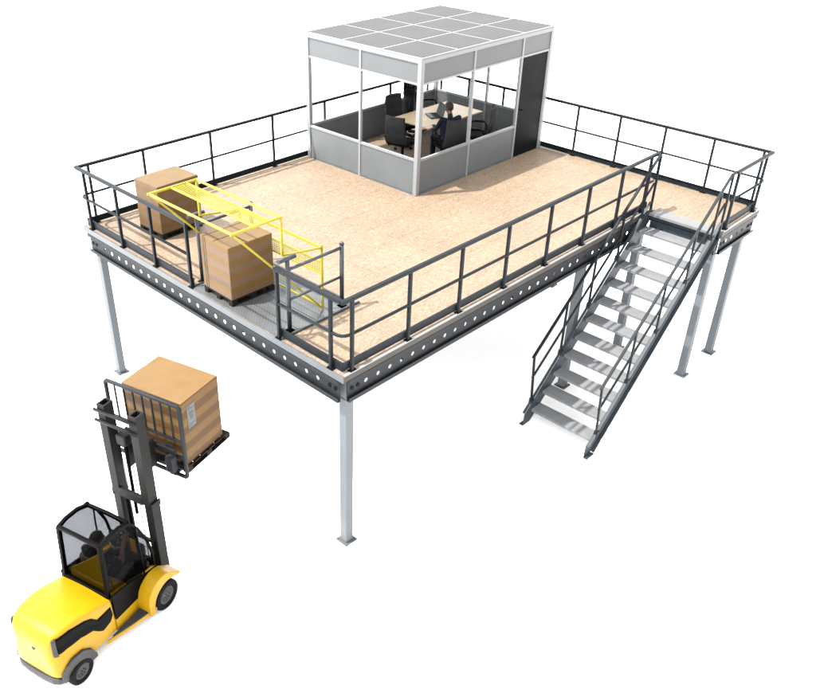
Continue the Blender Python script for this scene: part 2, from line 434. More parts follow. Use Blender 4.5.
# ------------------------------------------------------------------ guard rails
def guardrail(label, pts, posts, inward, ends=(True,True), group='guard rails round the deck edge', postoff=None):
    """pts: polyline of the top rail (x,y). posts: list (x,y,nx,ny) with inward normal"""
    t = thing('guard_rail', label, 'railing', (pts[0][0],pts[0][1],H), 0, group)
    ox, oy = pts[0]
    P = [(x-ox, y-oy) for x, y in pts]
    m = MB()
    for i in range(len(P)-1):
        a = Vector((*P[i], RH)); b = Vector((*P[i+1], RH)); d = (b-a).normalized()
        a2 = a-d*(.024 if i or ends[0] else 0); b2 = b+d*(.024 if i == len(P)-2 and ends[1] else -.0241)
        m.bar(a2 if i == 0 else a+d*-.024, b2, .064, .050)
    m.build('top_rail', M['steel'], t, bevel=.008)
    m = MB()
    mp = []
    # mid rail with rounded corners
    for i, (x, y) in enumerate(P):
        if 0 < i < len(P)-1:
            a = Vector((*P[i-1],0)); c = Vector((x,y,0)); b = Vector((*P[i+1],0))
            da = (a-c).normalized(); db = (b-c).normalized()
            for k in range(6):
                s = k/5; mp.append(c+da*.16*(1-s)**2+db*.16*s**2+Vector((0,0,RH*.52)))
        else: mp.append(Vector((x,y,RH*.52)))
    m.path(mp, .023, 8); m.build('mid_rail', M['steel'], t, smooth=True)
    for i in range(len(P)-1):
        a = Vector((*P[i],0)); b = Vector((*P[i+1],0)); d = (b-a).normalized()
        nrm = Vector((-d.y, d.x, 0))*inward
        a = a+nrm*.034; b = b+nrm*.034
        m = MB().bar(a+d*(.034 if i else 0)+Vector((0,0,.085)), b-d*(.034 if i < len(P)-2 else 0)+Vector((0,0,.078)), .012, .115)
        m.bar(a+d*(.034 if i else 0)+nrm*.016+Vector((0,0,.134)), b-d*(.034 if i < len(P)-2 else 0)+nrm*.016+Vector((0,0,.134)), .020, .008)
        m.build('toe_board', M['steel'], t)
    for x, y, nx, ny in posts:
        x -= ox; y -= oy
        m = MB().bar((x,y,.012),(x,y,RH-.018),.042,.048, up=(nx,ny,0))
        po = m.build('post', M['steel'], t, bevel=.005)
        s = Vector((-ny,nx,0)); nn = Vector((nx,ny,0)); c = Vector((x,y,0))
        f = MB().bar(c-s*.055+Vector((0,0,.0075)), c+s*.055+Vector((0,0,.0075)), .075, .013)
        f.tube(c-s*.040+Vector((0,0,.012)), c-s*.040+Vector((0,0,.028)), .010, 6); f.tube(c+s*.040+Vector((0,0,.012)), c+s*.040+Vector((0,0,.028)), .010, 6)
        f.build('foot', M['black'], po)
    return t
o = .035
guardrail('long railing from the near corner along the front to the stair head',
          [(o,1.33),(o,o),(X1-.03,o)],
          [(o,1.33-.02,1,0),(o,.26,1,0)]+[(x,o,0,1) for x in (.20,1.29,2.39,3.49,4.6,5.7,6.75,7.72)], 1)
guardrail('railing at the left corner that runs along the far left edge behind the far pallet',
          [(o,3.38),(o,W-o),(L-o-.06,W-o)],
          [(o,3.40,1,0),(o,4.39,1,0),(o,5.39,1,0),(o,6.40,1,0)]+[(x,W-o,0,-1) for x in (.26,1.36,2.85,4.4,5.85,7.9,9.2)], -1)
guardrail('railing on the right edge turning round the landing corner beside the stair',
          [(L-o,W-o-.04),(L-o,-E+o),(X1+.06,-E+o)],
          [(L-o,y,-1,0) for y in (-1.24,-.3,.69,1.68,2.67,3.64,4.62,5.62,6.45)]+[(L-.26,-E+o,0,1),(X1+.14,-E+o,0,1)], -1)

# ------------------------------------------------------------------ stair
st = thing('steel_stair', 'open steel staircase with grey treads rising to the landing at the right', 'stair', (4.6,-.7,0))
OX, OY = 4.6, -.7
nT = 12
rise = H/nT; x_first, x_last = 4.64, 7.80
run = (x_last-x_first)/(nT-1)
YL, YR = -.075, -1.335       # stringer planes
sl = rise/run
def SP(x, y, z): return (x-OX, y-OY, z)
for y, sgn in ((YL, 1), (YR, -1)):
    # channel stringer: web + two flanges following the slope, foot cut level
    def line(off): return lambda x: rise+(x-x_first)*sl+off
    top = line(.145); bot = line(-.25)
    xa = 4.60
    poly = []
    xb = X1-.01
    # lower foot: web goes down to the ground
    xg = x_first+(0-rise+.25)/sl
    poly = [(xg+.0, 0.0), (xb, bot(xb)), (xb, min(top(xb), H+.02)), (x_first+(H+.02-rise-.145)/sl, H+.02), (xa-.16, top(xa-.16)), (xa-.16, top(xa-.16)-.05), (xg-.20, .0)]
    m = MB().prism(poly, lambda a, b, t: SP(a, t, b), y-.005, y+.005)
    m.build('stringer', M['stringer'], st)
    yo = y+sgn*.005
    par = [x for x in COL.objects if x.parent == st][-1]
    m = MB()
    m.bar(SP(xa-.14, yo+sgn*.03, top(xa-.14)), SP(7.86, yo+sgn*.03, top(7.86)), .046, .010, up=(-sl,0,1))
    m.bar(SP(xg+.02, yo+sgn*.03, bot(xg+.02)+.012), SP(xb, yo+sgn*.03, bot(xb)+.012), .060, .010, up=(-sl,0,1))
    m.box(SP(xg-.21, yo-.0, .002), SP(xg+.02, yo+sgn*.07, .012))
    m.build('flange', M['stringer'], par)
    # thin inner line (folded lip) on the outer face
    m = MB().bar(SP(xa+.15, yo+sgn*.010, line(-.05)(xa+.15)), SP(xb-.05, yo+sgn*.010, line(-.05)(xb-.05)), .02, .03, up=(-sl,0,1))
    m.build('rib', M['stringer'], par)
    # handrail
    xr0, xr1 = 4.55, X1-.12
    zr0, zr1 = 1.42, H+RH
    off = .0
    yy = y+sgn*.035
    ra = lambda x: zr0+(x-xr0)*(zr1-zr0)/(xr1-xr0)
    m = MB().bar(SP(xr0-.03, yy, ra(xr0-.03)), SP(xr1, yy, zr1), .050, .034, up=(-sl,0,1))
    if sgn < 0: m.bar(SP(xr1-.01, yy, zr1), SP(X1+.07, yy, zr1), .05, .034)
    else: m.bar(SP(xr1-.01, yy, zr1), SP(X1-.04, .03, zr1-.002), .05, .034)
    m.build('handrail', M['steel'], st, bevel=.008)
    m = MB().tube(SP(xr0+.03, yy, ra(xr0)-.47), SP(xr1, yy, zr1-.52), .021, 8)
    m.build('mid_rail', M['steel'], st, smooth=True)
    posts = [4.66, 5.42, 6.17, 6.93, 7.60]
    for i, x in enumerate(posts):
        lean = .10 if i == 0 else 0
        m = MB().bar(SP(x, yy, top(x)+.005), SP(x-lean, yy, ra(x-lean)-.012), .034, .034, up=(1,0,0))
        po = m.build('post', M['steel'], st, bevel=.004)
        MB().bar(SP(x-.01, yy, top(x)-.06), SP(x+.01, yy, top(x)+.05), .07, .045, up=(1,0,0)).build('bracket', M['steel'], po)
    m = MB().bar(SP(X1-.06, yy, H-.15), SP(X1-.06, yy, zr1-.02), .036, .036, up=(1,0,0)); m.build('post', M['steel'], st, bevel=.004)
for i in range(nT):
    z = rise*(i+1); x = x_first+i*run
    if i == nT-1: z = H-.001; 
    d = .275
    m = MB()
    y0_, y1_ = YR+.006, YL-.006
    # dished tread: front lip down, slight curve
    prof = [(0,-.045),(0,0),(.02,.004),(.06,.002),(d-.03,.002),(d-.005,.010),(d,.008),(d,-.03),(d-.006,-.03),(d-.010,-.004),(.008,-.006),(.008,-.045)]
    m.prism(prof, lambda a, b, t: SP(x+a, t, z+b), y0_, y1_)
    m.build('tread', M['tread'], st)

m = MB().box(SP(X1-.075, YR+.008, H-.43), SP(X1-.062, YL-.008, H-.035))
m.box(SP(X1-.115, YR+.008, H-.16), SP(X1-.0755, YL-.008, H-.148)).box(SP(X1-.095, YR+.008, H-.30), SP(X1-.0755, YL-.008, H-.29))
hp_ = m.build('hanger_plate', M['galv'] if 0 else M['stringer'], st)
for k in range(5):
    yy = YR+.16+k*.235
    MB().box(SP(X1-.0765, yy, H-.385), SP(X1-.0755, yy+.10, H-.355)).build('slot', M['black'], hp_)

# ------------------------------------------------------------------ office cabin
OXX, OYY = 5.28, 3.46
U = 1.037; UX = 1.035
SX, SY, OH = 4*UX, 3*U, 2.56
SILL, HEAD = .70, 2.12
off = thing('office_cabin', 'grey and white modular office cabin with flat panel roof and black door', 'office', (OXX,OYY,H))
T = .07
def post(x, y, w=.09): 
    MB().box((x,y,.001),(x+w,y+w,OH)).build('corner_post', M['white'], off, bevel=.006)
post(0,0); post(SX-.09,0); post(0,SY-.09); post(SX-.09,SY-.09)
def wall(axis, fixed, spans, inner):
    """axis 'x': runs along x at y=fixed; inner = +1/-1 direction towards the room"""
    def B(a0, a1, t0, t1, z0, z1, name, mat, par=off, bevel=0):
        t0_, t1_ = fixed+inner*t0, fixed+inner*t1
        if axis == 'x': m = MB().box((a0,t0_,z0),(a1,t1_,z1))
        else: m = MB().box((t0_,a0,z0),(t1_,a1,z1))
        return m.build(name, mat, par, bevel=bevel)
    for k, (a0, a1, kind) in enumerate(spans):
        if kind != 'door':
            B(a0, a1, .022, .050, .05, SILL-.03, 'lower_panel', M['panel'])
            B(a0, a1, .012, .060, .002, .05, 'skirting', M['galv'])
            B(a0, a1, .010, .062, SILL-.03, SILL+.012, 'sill', M['white'])
            B(a0, a1, .034, .040, SILL+.012, HEAD-.02, 'window_pane', M['glass'])
        else:
            B(a0+.035, a1-.035, .020, .055, .012, HEAD-.02, 'door', M['door'])
            d = [x for x in COL.objects if x.parent == off][-1]
            m = MB()
            if axis == 'x':
                m.tube((a0+.13,fixed+inner*.02,1.02),(a0+.13,fixed-inner*.03,1.02),.012,8); m.tube((a0+.13,fixed-inner*.028,1.02),(a0+.25,fixed-inner*.028,1.02),.010,8)
            m.build('handle', M['black'], d)
            B(a0, a0+.03, .010, .062, .002, HEAD-.02, 'door_frame', M['white']); B(a1-.03, a1, .010, .062, .002, HEAD-.02, 'door_frame', M['white'])
        B(a0, a1, .010, .062, HEAD-.02, HEAD+.02, 'transom', M['white'])
        B(a0, a1, .022, .050, HEAD+.02, OH-.07, 'header_panel', M['panel'])
        if k: B(a0-.025, a0+.025, .006, .066, .003, OH-.07, 'mullion', M['white'])
    B(.09, (SX if axis == 'x' else SY)-.09, .002, .068, OH-.07, OH-.001, 'top_rail', M['white'])
xs = [.09, 1.5*UX, 3*UX, SX-.09]
wall('x', 0, [(xs[0],xs[1],'w'),(xs[1],xs[2],'w'),(xs[2],xs[3],'door')], 1)
wall('x', SY, [(xs[0],xs[1],'w'),(xs[1],xs[2],'w'),(xs[2],xs[3],'w')], -1)
ys = [.09, 1.5*U, SY-.09]
wall('y', 0, [(ys[0],ys[1],'w'),(ys[1],ys[2],'w')], 1)
wall('y', SX, [(ys[0],ys[1],'w'),(ys[1],ys[2],'w')], -1)
# roof
MB().box((.01,.01,OH+.0005),(SX-.01,SY-.01,OH+.03)).build('roof_frame', M['white'], off, bevel=.003)
MB().box((.07,.07,OH-.03),(SX-.07,SY-.07,OH-.0005)).build('ceiling', M['ceil'], off)
for i in range(4):
    for j in range(3):
        a = .045 if i == 0 else i*UX+.032; b = SX-.045 if i == 3 else (i+1)*UX-.032
        c = .045 if j == 0 else j*U+.032; d = SY-.045 if j == 2 else (j+1)*U-.032
        MB().box((a,c,OH+.0302),(b,d,OH+.036)).build('roof_panel', M['roof'], off)

# ------------------------------------------------------------------ meeting table
TX0, TX1, TY0, TY1 = 6.86, 8.66, 4.55, 5.60
tb = thing('meeting_table', 'long light wood meeting table in the middle of the office cabin', 'table', ((TX0+TX1)/2,(TY0+TY1)/2,H))
hx, hy = (TX1-TX0)/2, (TY1-TY0)/2
MB().box((-hx,-hy,.705),(hx,hy,.735)).build('tabletop', M['wood'], tb, bevel=.006)
for sx in (-1,1):
    for sy in (-1,1):
        x = sx*(hx-.25); y = sy*(hy-.12)
        MB().bar((x,y,.0),(x,y,.705),.05,.05,up=(1,0,0)).build('leg', M['blue'], tb, bevel=.004)
    MB().box((sx*(hx-.25)-.02,-hy+.15,.66),(sx*(hx-.25)+.02,hy-.15,.70)).build('crossbar', M['blue'], tb)
lt = thing('laptop', 'open dark laptop on the meeting table between the seated man and the standing person', 'laptop', (7.60,5.06,H+.737), math.radians(-118))
MB().box((-.19,-.13,0),(.19,.13,.018)).build('keyboard_base', M['screen'], lt, bevel=.004)
k = MB()
for i in range(4):
    for j in range(10): k.box((-.165+j*.034,-.03+i*.034,.0185),(-.139+j*.034,-.004+i*.034,.0215))
k.build('keys', M['seatback'], lt)
MB().bar((0,.135,.015),(0,.215,.255),.38,.012,up=(0,1,0)).build('screen', M['screen'], lt, bevel=.003)

# ------------------------------------------------------------------ office chairs
def chair(label, x, y, face):
    """face: heading angle of the sitter (deg); local +Y is forwards"""
    t = thing('office_chair', label, 'chair', (x,y,H), math.radians(face-90), 'office chairs round the meeting table')
    m = MB()
    # cushion, rounded
    n = 8
    m.box((-.25,-.24,.43),(.25,.25,.50)); m.build('seat', M['seat'], t, bevel=.035, seg=3)
    # curved high backrest
    m = MB(); rows = 9; cols = 7
    def bpnt(i, j, th):
        v = i/(rows-1); u = j/(cols-1)*2-1
        z = .50+v*.58; wdt = .235*(1-.10*v**3)
        yb = -.25-.10*v-.05*math.sin(v*PI)+.06*u*u
        return (u*wdt, yb-th, z)
    vs = [bpnt(i,j,0) for i in range(rows) for j in range(cols)]+[bpnt(i,j,.065) for i in range(rows) for j in range(cols)]
    N0 = rows*cols; fs = []
    for i in range(rows-1):
        for j in range(cols-1):
            a = i*cols+j; fs += [(a,a+1,a+cols+1,a+cols),(N0+a,N0+a+cols,N0+a+cols+1,N0+a+1)]
    for i in range(rows-1):
        for j in (0, cols-1):
            a = i*cols+j; fs.append((a,a+cols,N0+a+cols,N0+a))
    for j in range(cols-1):
        for i in (0, rows-1):
            a = i*cols+j; fs.append((a,a+1,N0+a+1,N0+a))
    m.add(vs, fs); m.build('backrest', M['seatback'], t, bevel=.012, smooth=True)
    for s in (-1,1):
        m = MB().path([(s*.26,-.20,.45),(s*.30,-.21,.58),(s*.30,-.16,.655),(s*.30,.10,.655),(s*.30,.14,.60),(s*.27,.13,.46)], .016, 8)
        m.box((s*.30-.03,-.14,.672),(s*.30+.03,.08,.692)); m.build('armrest', M['black'], t)
    MB().tube((0,0,.10),(0,0,.43),.028,12).tube((0,0,.38),(0,0,.43),.10,12).build('column', M['black'], t, smooth=True)
    m = MB()
    for k in range(5):
        a = math.radians(18+72*k); m.bar((0,0,.10),(.29*math.cos(a),.29*math.sin(a),.075),.04,.028)
    b = m.build('star_base', M['blue'], t, bevel=.004)
    for k in range(5):
        a = math.radians(18+72*k); x_, y_ = .29*math.cos(a), .29*math.sin(a)
        MB().tube((x_-.02*math.sin(a),y_+.02*math.cos(a),.03),(x_+.02*math.sin(a),y_-.02*math.cos(a),.03),.03,12).build('castor', M['black'], t)
    return t
chair('empty black office chair at the left end of the table, back turned to the camera', 6.45, 4.90, 12)
chair('black office chair with the seated man in navy on it', 6.99, 4.14, 68)
chair('empty black office chair at the right of the seated man, seen side-on', 7.93, 4.16, 122)
chair('empty black office chair at the far side of the table, left of the standing person', 7.25, 5.64, 265)
chair('empty black office chair at the far side of the table right of the standing person', 8.50, 5.88, 318)

# ------------------------------------------------------------------ people
def person(label, loc, rz, J, cloth, hairm, scale=1.0, name='person', seated=False, short_sleeve=False):
    """J: joints in local space (+Y forward). one continuous remeshed body"""
    root_loc = loc
    bm = bmesh.new()
    segs = []   # (a, b, ra, rb, mat)
    V = Vector
    def cap(a, b, ra, rb, mat, flatx=1):
        a = V(a); b = V(b); segs.append((a, b, ra, rb, mat))
        d = b-a; ln = max(d.length, 1e-4); k = max(2, int(ln/(min(ra, rb)*.5))+1)
        rot = d.to_track_quat('Z', 'Y').to_matrix().to_4x4()
        bmesh.ops.create_cone(bm, segments=16, radius1=ra, radius2=rb, depth=ln, cap_ends=True, matrix=Matrix.Translation((a+b)/2) @ rot)
        for p, r in ((a, ra), (b, rb)): bmesh.ops.create_uvsphere(bm, u_segments=14, v_segments=10, radius=r*1.0, matrix=Matrix.Translation(p))
    def ell(c, sx, sy, sz, mat, rot=0):
        c = V(c); segs.append((c, c+V((0,0,.001)), sx, sx, mat))
        bmesh.ops.create_uvsphere(bm, u_segments=24, v_segments=16, radius=1, matrix=Matrix.Translation(c) @ Matrix.Rotation(rot,4,'Z') @ Matrix.Diagonal((sx, sy, sz, 1)))
    SHIRT, PANTS, SKIN, SHOE = 0, 1, 2, 3
    pel = V(J['pelvis']); ch = V(J['chest']); nk = V(J['neck']); hd = V(J['head'])
    ax = V((1,0,0))
    # torso
    for s in (-1,1):
        cap(pel+ax*s*.075, pel.lerp(ch,.5)+ax*s*.06, .105, .098, SHIRT if not seated else SHIRT)
        cap(pel.lerp(ch,.5)+ax*s*.06, ch+ax*s*.085, .098, .105, SHIRT)
    cap(ch+V((-.12,0,.03)), ch+V((.12,0,.03)), .088, .088, SHIRT)
    for s in (-1,1):
        sh = V(J['shR'] if s > 0 else J['shL'])
        cap(ch+ax*s*.08+V((0,0,.05)), sh, .075, .062, SHIRT)
    cap(ch+V((0,0,.08)), nk, .060, .052, SHIRT); cap(nk, hd+V((0,-.01,-.03)), .050, .055, SKIN)
    # head: cranium, jaw, nose, ears, brow, chin
    hr = J.get('headrot', 0); R = Matrix.Rotation(hr, 3, 'Z')
    def hp(x, y, z): return hd+R @ V((x,y,z))
    ell(hp(0,-.005,.025), .076, .095, .100, SKIN, hr)
    ell(hp(0,.030,-.045), .056, .062, .062, SKIN, hr)
    cap(hp(0,.090,.012), hp(0,.108,-.018), .009, .014, SKIN)
    cap(hp(-.020,.082,-.052), hp(.020,.082,-.052), .010, .010, SKIN)
    cap(hp(-.034,.080,.028), hp(.034,.080,.028), .012, .012, SKIN)
    for s in (-1,1): ell(hp(s*.078,-.005,-.002), .012, .020, .032, SKIN, hr)
    # legs
    for s in ('L','R'):
        hip = V(J['hip'+s]); kn = V(J['kn'+s]); an = V(J['an'+s]); toe = V(J['toe'+s])
        cap(hip, kn, .092, .060, PANTS); cap(kn, an, .060, .040, PANTS)
        cap(an+V((0,0,-.02)), an.lerp(toe,.25)+V((0,0,-.045)), .040, .038, SHOE); cap(an+V((0,0,-.055)), toe, .036, .032, SHOE)
        sh = V(J['sh'+s]); el = V(J['el'+s]); wr = V(J['wr'+s]); hn = V(J['hand'+s])
        cap(sh, el, .056, .043, SHIRT); cap(el, wr, .042, .030, SKIN if short_sleeve else SHIRT)
        # hand: palm, four unequal bent fingers and a thumb
        d = (hn-wr).normalized()
        up = V((0,0,1)) if abs(d.z) < .8 else V((0,1,0))
        side = d.cross(up).normalized(); nrm = side.cross(d).normalized()
        pal = wr+d*.085
        for q in (-.022, 0, .022): cap(wr+side*q*.5, pal+side*q*1.2, .019, .016, SKIN)
        for k, (q, lf) in enumerate(((-.033,.060),(-.011,.075),(.011,.080),(.033,.068))):
            b0 = pal+side*q; b1 = b0+d*lf*.5-nrm*.006; b2 = b1+d*lf*.30-nrm*lf*.42
            cap(b0, b1, .0095, .009, SKIN); cap(b1, b2, .009, .0078, SKIN)
        ts = 1 if s == 'L' else -1
        t0 = wr+d*.03+side*ts*.028; t1 = t0+side*ts*.028+d*.028-nrm*.012; t2 = t1+d*.03-nrm*.012
        cap(t0, t1, .013, .011, SKIN); cap(t1, t2, .011, .0085, SKIN)
    me = bpy.data.meshes.new('tmp'); bm.to_mesh(me); bm.free()
    tmp = bpy.data.objects.new('tmp', me); COL.objects.link(tmp)
    rm = tmp.modifiers.new('r', 'REMESH'); rm.mode = 'VOXEL'; rm.voxel_size = .0085
    sm = tmp.modifiers.new('s', 'SMOOTH'); sm.factor = .5; sm.iterations = 5
    dg = bpy.context.evaluated_depsgraph_get(); dg.update()
    body = bpy.data.meshes.new_from_object(tmp.evaluated_get(dg)); body.name = name
    bpy.data.objects.remove(tmp, do_unlink=True)
    body.materials.clear()
    for mm in cloth: body.materials.append(M[mm])
    cen = [p.center.copy() for p in body.polygons]
    for p, c in zip(body.polygons, cen):
        best = 9; bmt = 0
        for a, b, ra, rb, mt in segs:
            ab = b-a; t = max(0, min(1, (c-a).dot(ab)/max(ab.length_squared, 1e-9)))
            dd = (c-(a+ab*t)).length-(ra+(rb-ra)*t)
            if dd < best: best = dd; bmt = mt
        # skin head: anything above neck
        if bmt == 0 and (c-hd).length < .10: bmt = 2
        p.material_index = bmt; p.use_smooth = True
    ob = bpy.data.objects.new(name, body); COL.objects.link(ob)
    ob.location = loc; ob.rotation_euler = (0,0,rz); ob.scale = (scale,)*3
    # hair: cap shell over the back and the top of the head
    hb = bmesh.new()
    bmesh.ops.create_uvsphere(hb, u_segments=28, v_segments=20, radius=1)
    kill = []
    for v in hb.verts:
        x, y, z = v.co
        if (y > .15 and z < .42-.15*abs(x)) or z < -.55 or (abs(x) > .75 and z < -.10 and y > -.45): kill.append(v)
    bmesh.ops.delete(hb, geom=kill, context='VERTS')
    for v in hb.verts:
        x, y, z = v.co; w = 1+.025*math.sin(9*x+5*z)*math.cos(7*y)
        p = R @ V((x*.084*w, -.008+y*.103*w, .028+z*.106*w)); v.co = hd+p
    hm = bpy.data.meshes.new('hair'); hb.to_mesh(hm); hb.free(); hm.materials.append(M[hairm])
    for p in hm.polygons: p.use_smooth = True
    ho = bpy.data.objects.new('hair', hm); COL.objects.link(ho); ho.parent = ob
    so = ho.modifiers.new('t', 'SOLIDIFY'); so.thickness = .010; so.offset = 0
    # eyes
    eb = MB()
    for s in (-1,1):
        c = hp(s*.031,.083,.010); eb.tube(tuple(c-R@V((0,.006,0))), tuple(c+R@V((0,.004,0))), .008, 8)
    eb.build('eye', M['blackc'], ob)
    return tag(ob, label, 'person')

sit = dict(pelvis=(0,-.08,.585), chest=(0,-.07,.92), neck=(0,-.03,1.10), head=(0,.03,1.22), headrot=-.1,
           shL=(-.19,-.06,1.02), shR=(.19,-.06,1.02), elL=(-.25,.08,.79), elR=(.25,.08,.79), wrL=(-.17,.30,.79), wrR=(.18,.30,.79), handL=(-.14,.38,.785), handR=(.15,.38,.785),
           hipL=(-.09,-.04,.57), hipR=(.09,-.04,.57), knL=(-.13,.36,.545), knR=(.13,.36,.545), anL=(-.13,.38,.10), anR=(.12,.42,.10), toeL=(-.15,.53,.033), toeR=(.14,.57,.033))
person('seated man in a dark navy jacket working at the laptop, seen from behind', (6.99,4.14,H), math.radians(68-90), sit, ['navy','blackc','skin','blackc'], 'hair', seated=True)
std = dict(pelvis=(0,0,.95), chest=(0,-.01,1.27), neck=(0,0,1.44), head=(0,.03,1.57), headrot=.2,
           shL=(-.185,0,1.37), shR=(.185,0,1.37), elL=(-.24,-.02,1.09), elR=(.24,0,1.09), wrL=(-.17,.17,.99), wrR=(.15,.19,1.03), handL=(-.11,.25,1.01), handR=(.09,.27,1.05),
           hipL=(-.09,0,.90), hipR=(.09,0,.90), knL=(-.10,.03,.50), knR=(.11,.02,.50), anL=(-.11,-.01,.10), anR=(.12,-.01,.10), toeL=(-.14,.15,.033), toeR=(.16,.15,.033))
person('standing person in black jacket and grey trousers behind the meeting table', (7.98,6.14,H), math.radians(200), std, ['blackc','greyc','skin','blackc'], 'hair')

# ------------------------------------------------------------------ pallet loads on the deck
def pallet(label, loc, rz, sx, sy, h=.10):
    t = thing('pallet', label, 'pallet', loc, rz, 'pallets under the carton loads')
    m = MB()
    n = 6
    for i in range(n):
        a = i*sx/n; m.box((a,0,h-.02),(a+sx/n-.02,sy,h))
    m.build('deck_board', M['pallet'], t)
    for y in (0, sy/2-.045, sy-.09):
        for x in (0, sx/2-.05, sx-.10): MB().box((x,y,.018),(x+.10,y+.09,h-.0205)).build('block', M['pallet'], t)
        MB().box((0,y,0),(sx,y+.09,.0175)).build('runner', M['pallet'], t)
    return t
def load(label, loc, rz, sx, sy, h, sm, tm, layers, seams=(), strap=False):
    t = thing('carton_load', label, 'cardboard load', loc, rz, 'carton loads on pallets')
    m = MB(); lh = h/layers
    for i in range(layers):
        j = random.uniform(-.003,.003); z0 = i*lh; z1 = (i+1)*lh-.003
        m.box((.0+j,.0-j,z0),(sx+j,sy-j,z1))
    for f, k in zip(m.f, range(len(m.f))): pass
    # top faces of the uppermost layer use the plain carton material
    ztop = layers*lh-.003
    for k, f in enumerate(m.f):
        if all(abs(m.v[i][2]-ztop) < 1e-4 for i in f): m.m[k] = 1
    m.build('cartons', [sm, tm], t, bevel=.012, seg=3)
    for (a, b) in seams:
        MB().bar((a[0],a[1],ztop+.0015),(b[0],b[1],ztop+.0015),.010,.004).build('seam', M['seam'], t)
    if strap:
        for yy in (sy-.08,):
            MB().bar((-.005,yy,0.0),(-.005,yy,ztop),.014,.006,up=(1,0,0)).bar((-.005,yy,ztop+.003),(sx+.005,yy,ztop+.003),.014,.006).build('strap', M['strap'], t)
            MB().bar((-.005,yy-.05,0.0),(-.005,yy-.05,ztop),.008,.006,up=(1,0,0)).build('strap', M['strap'], t)
    return t
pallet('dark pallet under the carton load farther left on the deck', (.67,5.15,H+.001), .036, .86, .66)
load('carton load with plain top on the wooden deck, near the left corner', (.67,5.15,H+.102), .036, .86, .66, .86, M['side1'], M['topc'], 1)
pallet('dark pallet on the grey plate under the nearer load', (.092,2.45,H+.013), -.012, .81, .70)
load('strapped carton load with seams on top, under the yellow gate', (.092,2.45,H+.114), -.012, .81, .70, .85, M['side2'], M['topc'], 1,
     seams=[((.0,.36),(.81,.36)) ,((.34,.004),(.34,.696)) ,((.10,.36),(.10,.696))], strap=True)

# ------------------------------------------------------------------ pallet safety gate (yellow, pivoting)
GY0, GY1 = 1.47, 3.36
gt = thing('pallet_gate', 'yellow pivoting pallet safety gate raised over the near load', 'safety gate', (.30,(GY0+GY1)/2,H))
def GP(x, y, z): return (x-.30, y-(GY0+GY1)/2, z)
XA, XB, ZT = -.52, .28, 1.70       # raised flap
XR, ZR = 1.00, 1.02                # rear flap top
r = .017
m = MB()
m.bar(GP(XA,GY0,ZT),GP(XA,GY1,ZT),.029,.029); m.bar(GP(XB,GY0,ZT),GP(XB,GY1,ZT),.029,.029); m.build('long_rail', M['yellow'], gt, bevel=.005)
for y in (GY0, GY1):
    MB().bar(GP(XA-.03,y,ZT+.001),GP(XB+.03,y,ZT+.001),.032,.031).build('side_rail', M['yellow'], gt, bevel=.005)
    MB().bar(GP(XB,y,ZT-.02),GP(XB,y,1.13),.030,.030,up=(1,0,0)).build('upright', M['yellow'], gt, bevel=.004)
    MB().bar(GP(XA+.02,y,ZT-.02),GP(XR-.02,y,.06),.022,.026).build('brace', M['yellow'], gt, bevel=.004)
    MB().bar(GP(XB,y,1.14),GP(XR,y,ZR),.026,.026).build('arm', M['yellow'], gt, bevel=.004)
    MB().bar(GP(XR,y,.03),GP(XR,y,ZR+.04),.029,.029,up=(1,0,0)).build('upright', M['yellow'], gt, bevel=.004)
def mesh_strip(p0, p1, q0, q1, n1, n2, name='wire_mesh'):
    """p0->p1 one long edge, q0->q1 the other"""
    m = MB(); p0, p1, q0, q1 = map(Vector, (p0,p1,q0,q1))
    for i in range(n1+1):
        a = p0.lerp(p1, i/n1); b = q0.lerp(q1, i/n1); m.bar(a, b, .0055, .0055)
    for j in range(1, n2):
        a = p0.lerp(q0, j/n2); b = p1.lerp(q1, j/n2); m.bar(a+Vector((0,0,.003)), b+Vector((0,0,.003)), .0055, .0055)
    return m.build(name, M['yellow'], gt)
xm1, xm2 = -.16, .10
for xx in (xm1, xm2): MB().bar(GP(xx,GY0,ZT),GP(xx,GY1,ZT),.022,.022).build('long_rail', M['yellow'], gt)
mesh_strip(GP(xm1,GY0+.02,ZT),GP(xm1,GY1-.02,ZT),GP(xm2,GY0+.02,ZT),GP(xm2,GY1-.02,ZT),52,7)
for zz, w in ((ZR,.032),(.80,.022),(.60,.022),(.06,.026)):
    MB().bar(GP(XR,GY0+.017,zz),GP(XR,GY1-.017,zz),w,w).build('long_rail', M['yellow'], gt, bevel=.004)
mesh_strip(GP(XR,GY0+.02,.60),GP(XR,GY1-.02,.60),GP(XR,GY0+.02,.80),GP(XR,GY1-.02,.80),52,6)
# grey side frames that carry the gate
for y, lab, s in ((GY0-.11,'grey tube frame at the near end of the yellow gate',-1),(GY1+.08,'grey tube frame at the far end of the yellow gate',1)):
    t = thing('gate_frame', lab, 'gate frame', (.27,y,H), 0, 'grey side frames of the safety gate')
    for x, zt in ((0,1.12),(1.02,1.02)):
        MB().tube((x,0,.012),(x,0,zt),.032,14).build('post', M['grey_tube'], t, smooth=True)
        MB().box((x-.06,-.06,.002),(x+.06,.06,.012)).build('foot', M['black'], t)
    MB().tube((1.02,0,1.02),(1.02,0,1.055),.040,14,r2=.02).build('cap', M['grey_tube'], t, smooth=True)
    MB().tube((.03,0,.965),(1.0,0,.965),.024,12).build('top_rail', M['grey_tube'], t, smooth=True)
    MB().tube((.03,0,.50),(1.0,0,.50),.020,12).build('mid_rail', M['grey_tube'], t, smooth=True)
    MB().tube((-.16,0,1.135),(.14,0,1.135),.032,14).build('pivot_tube', M['grey_tube'], t, smooth=True)

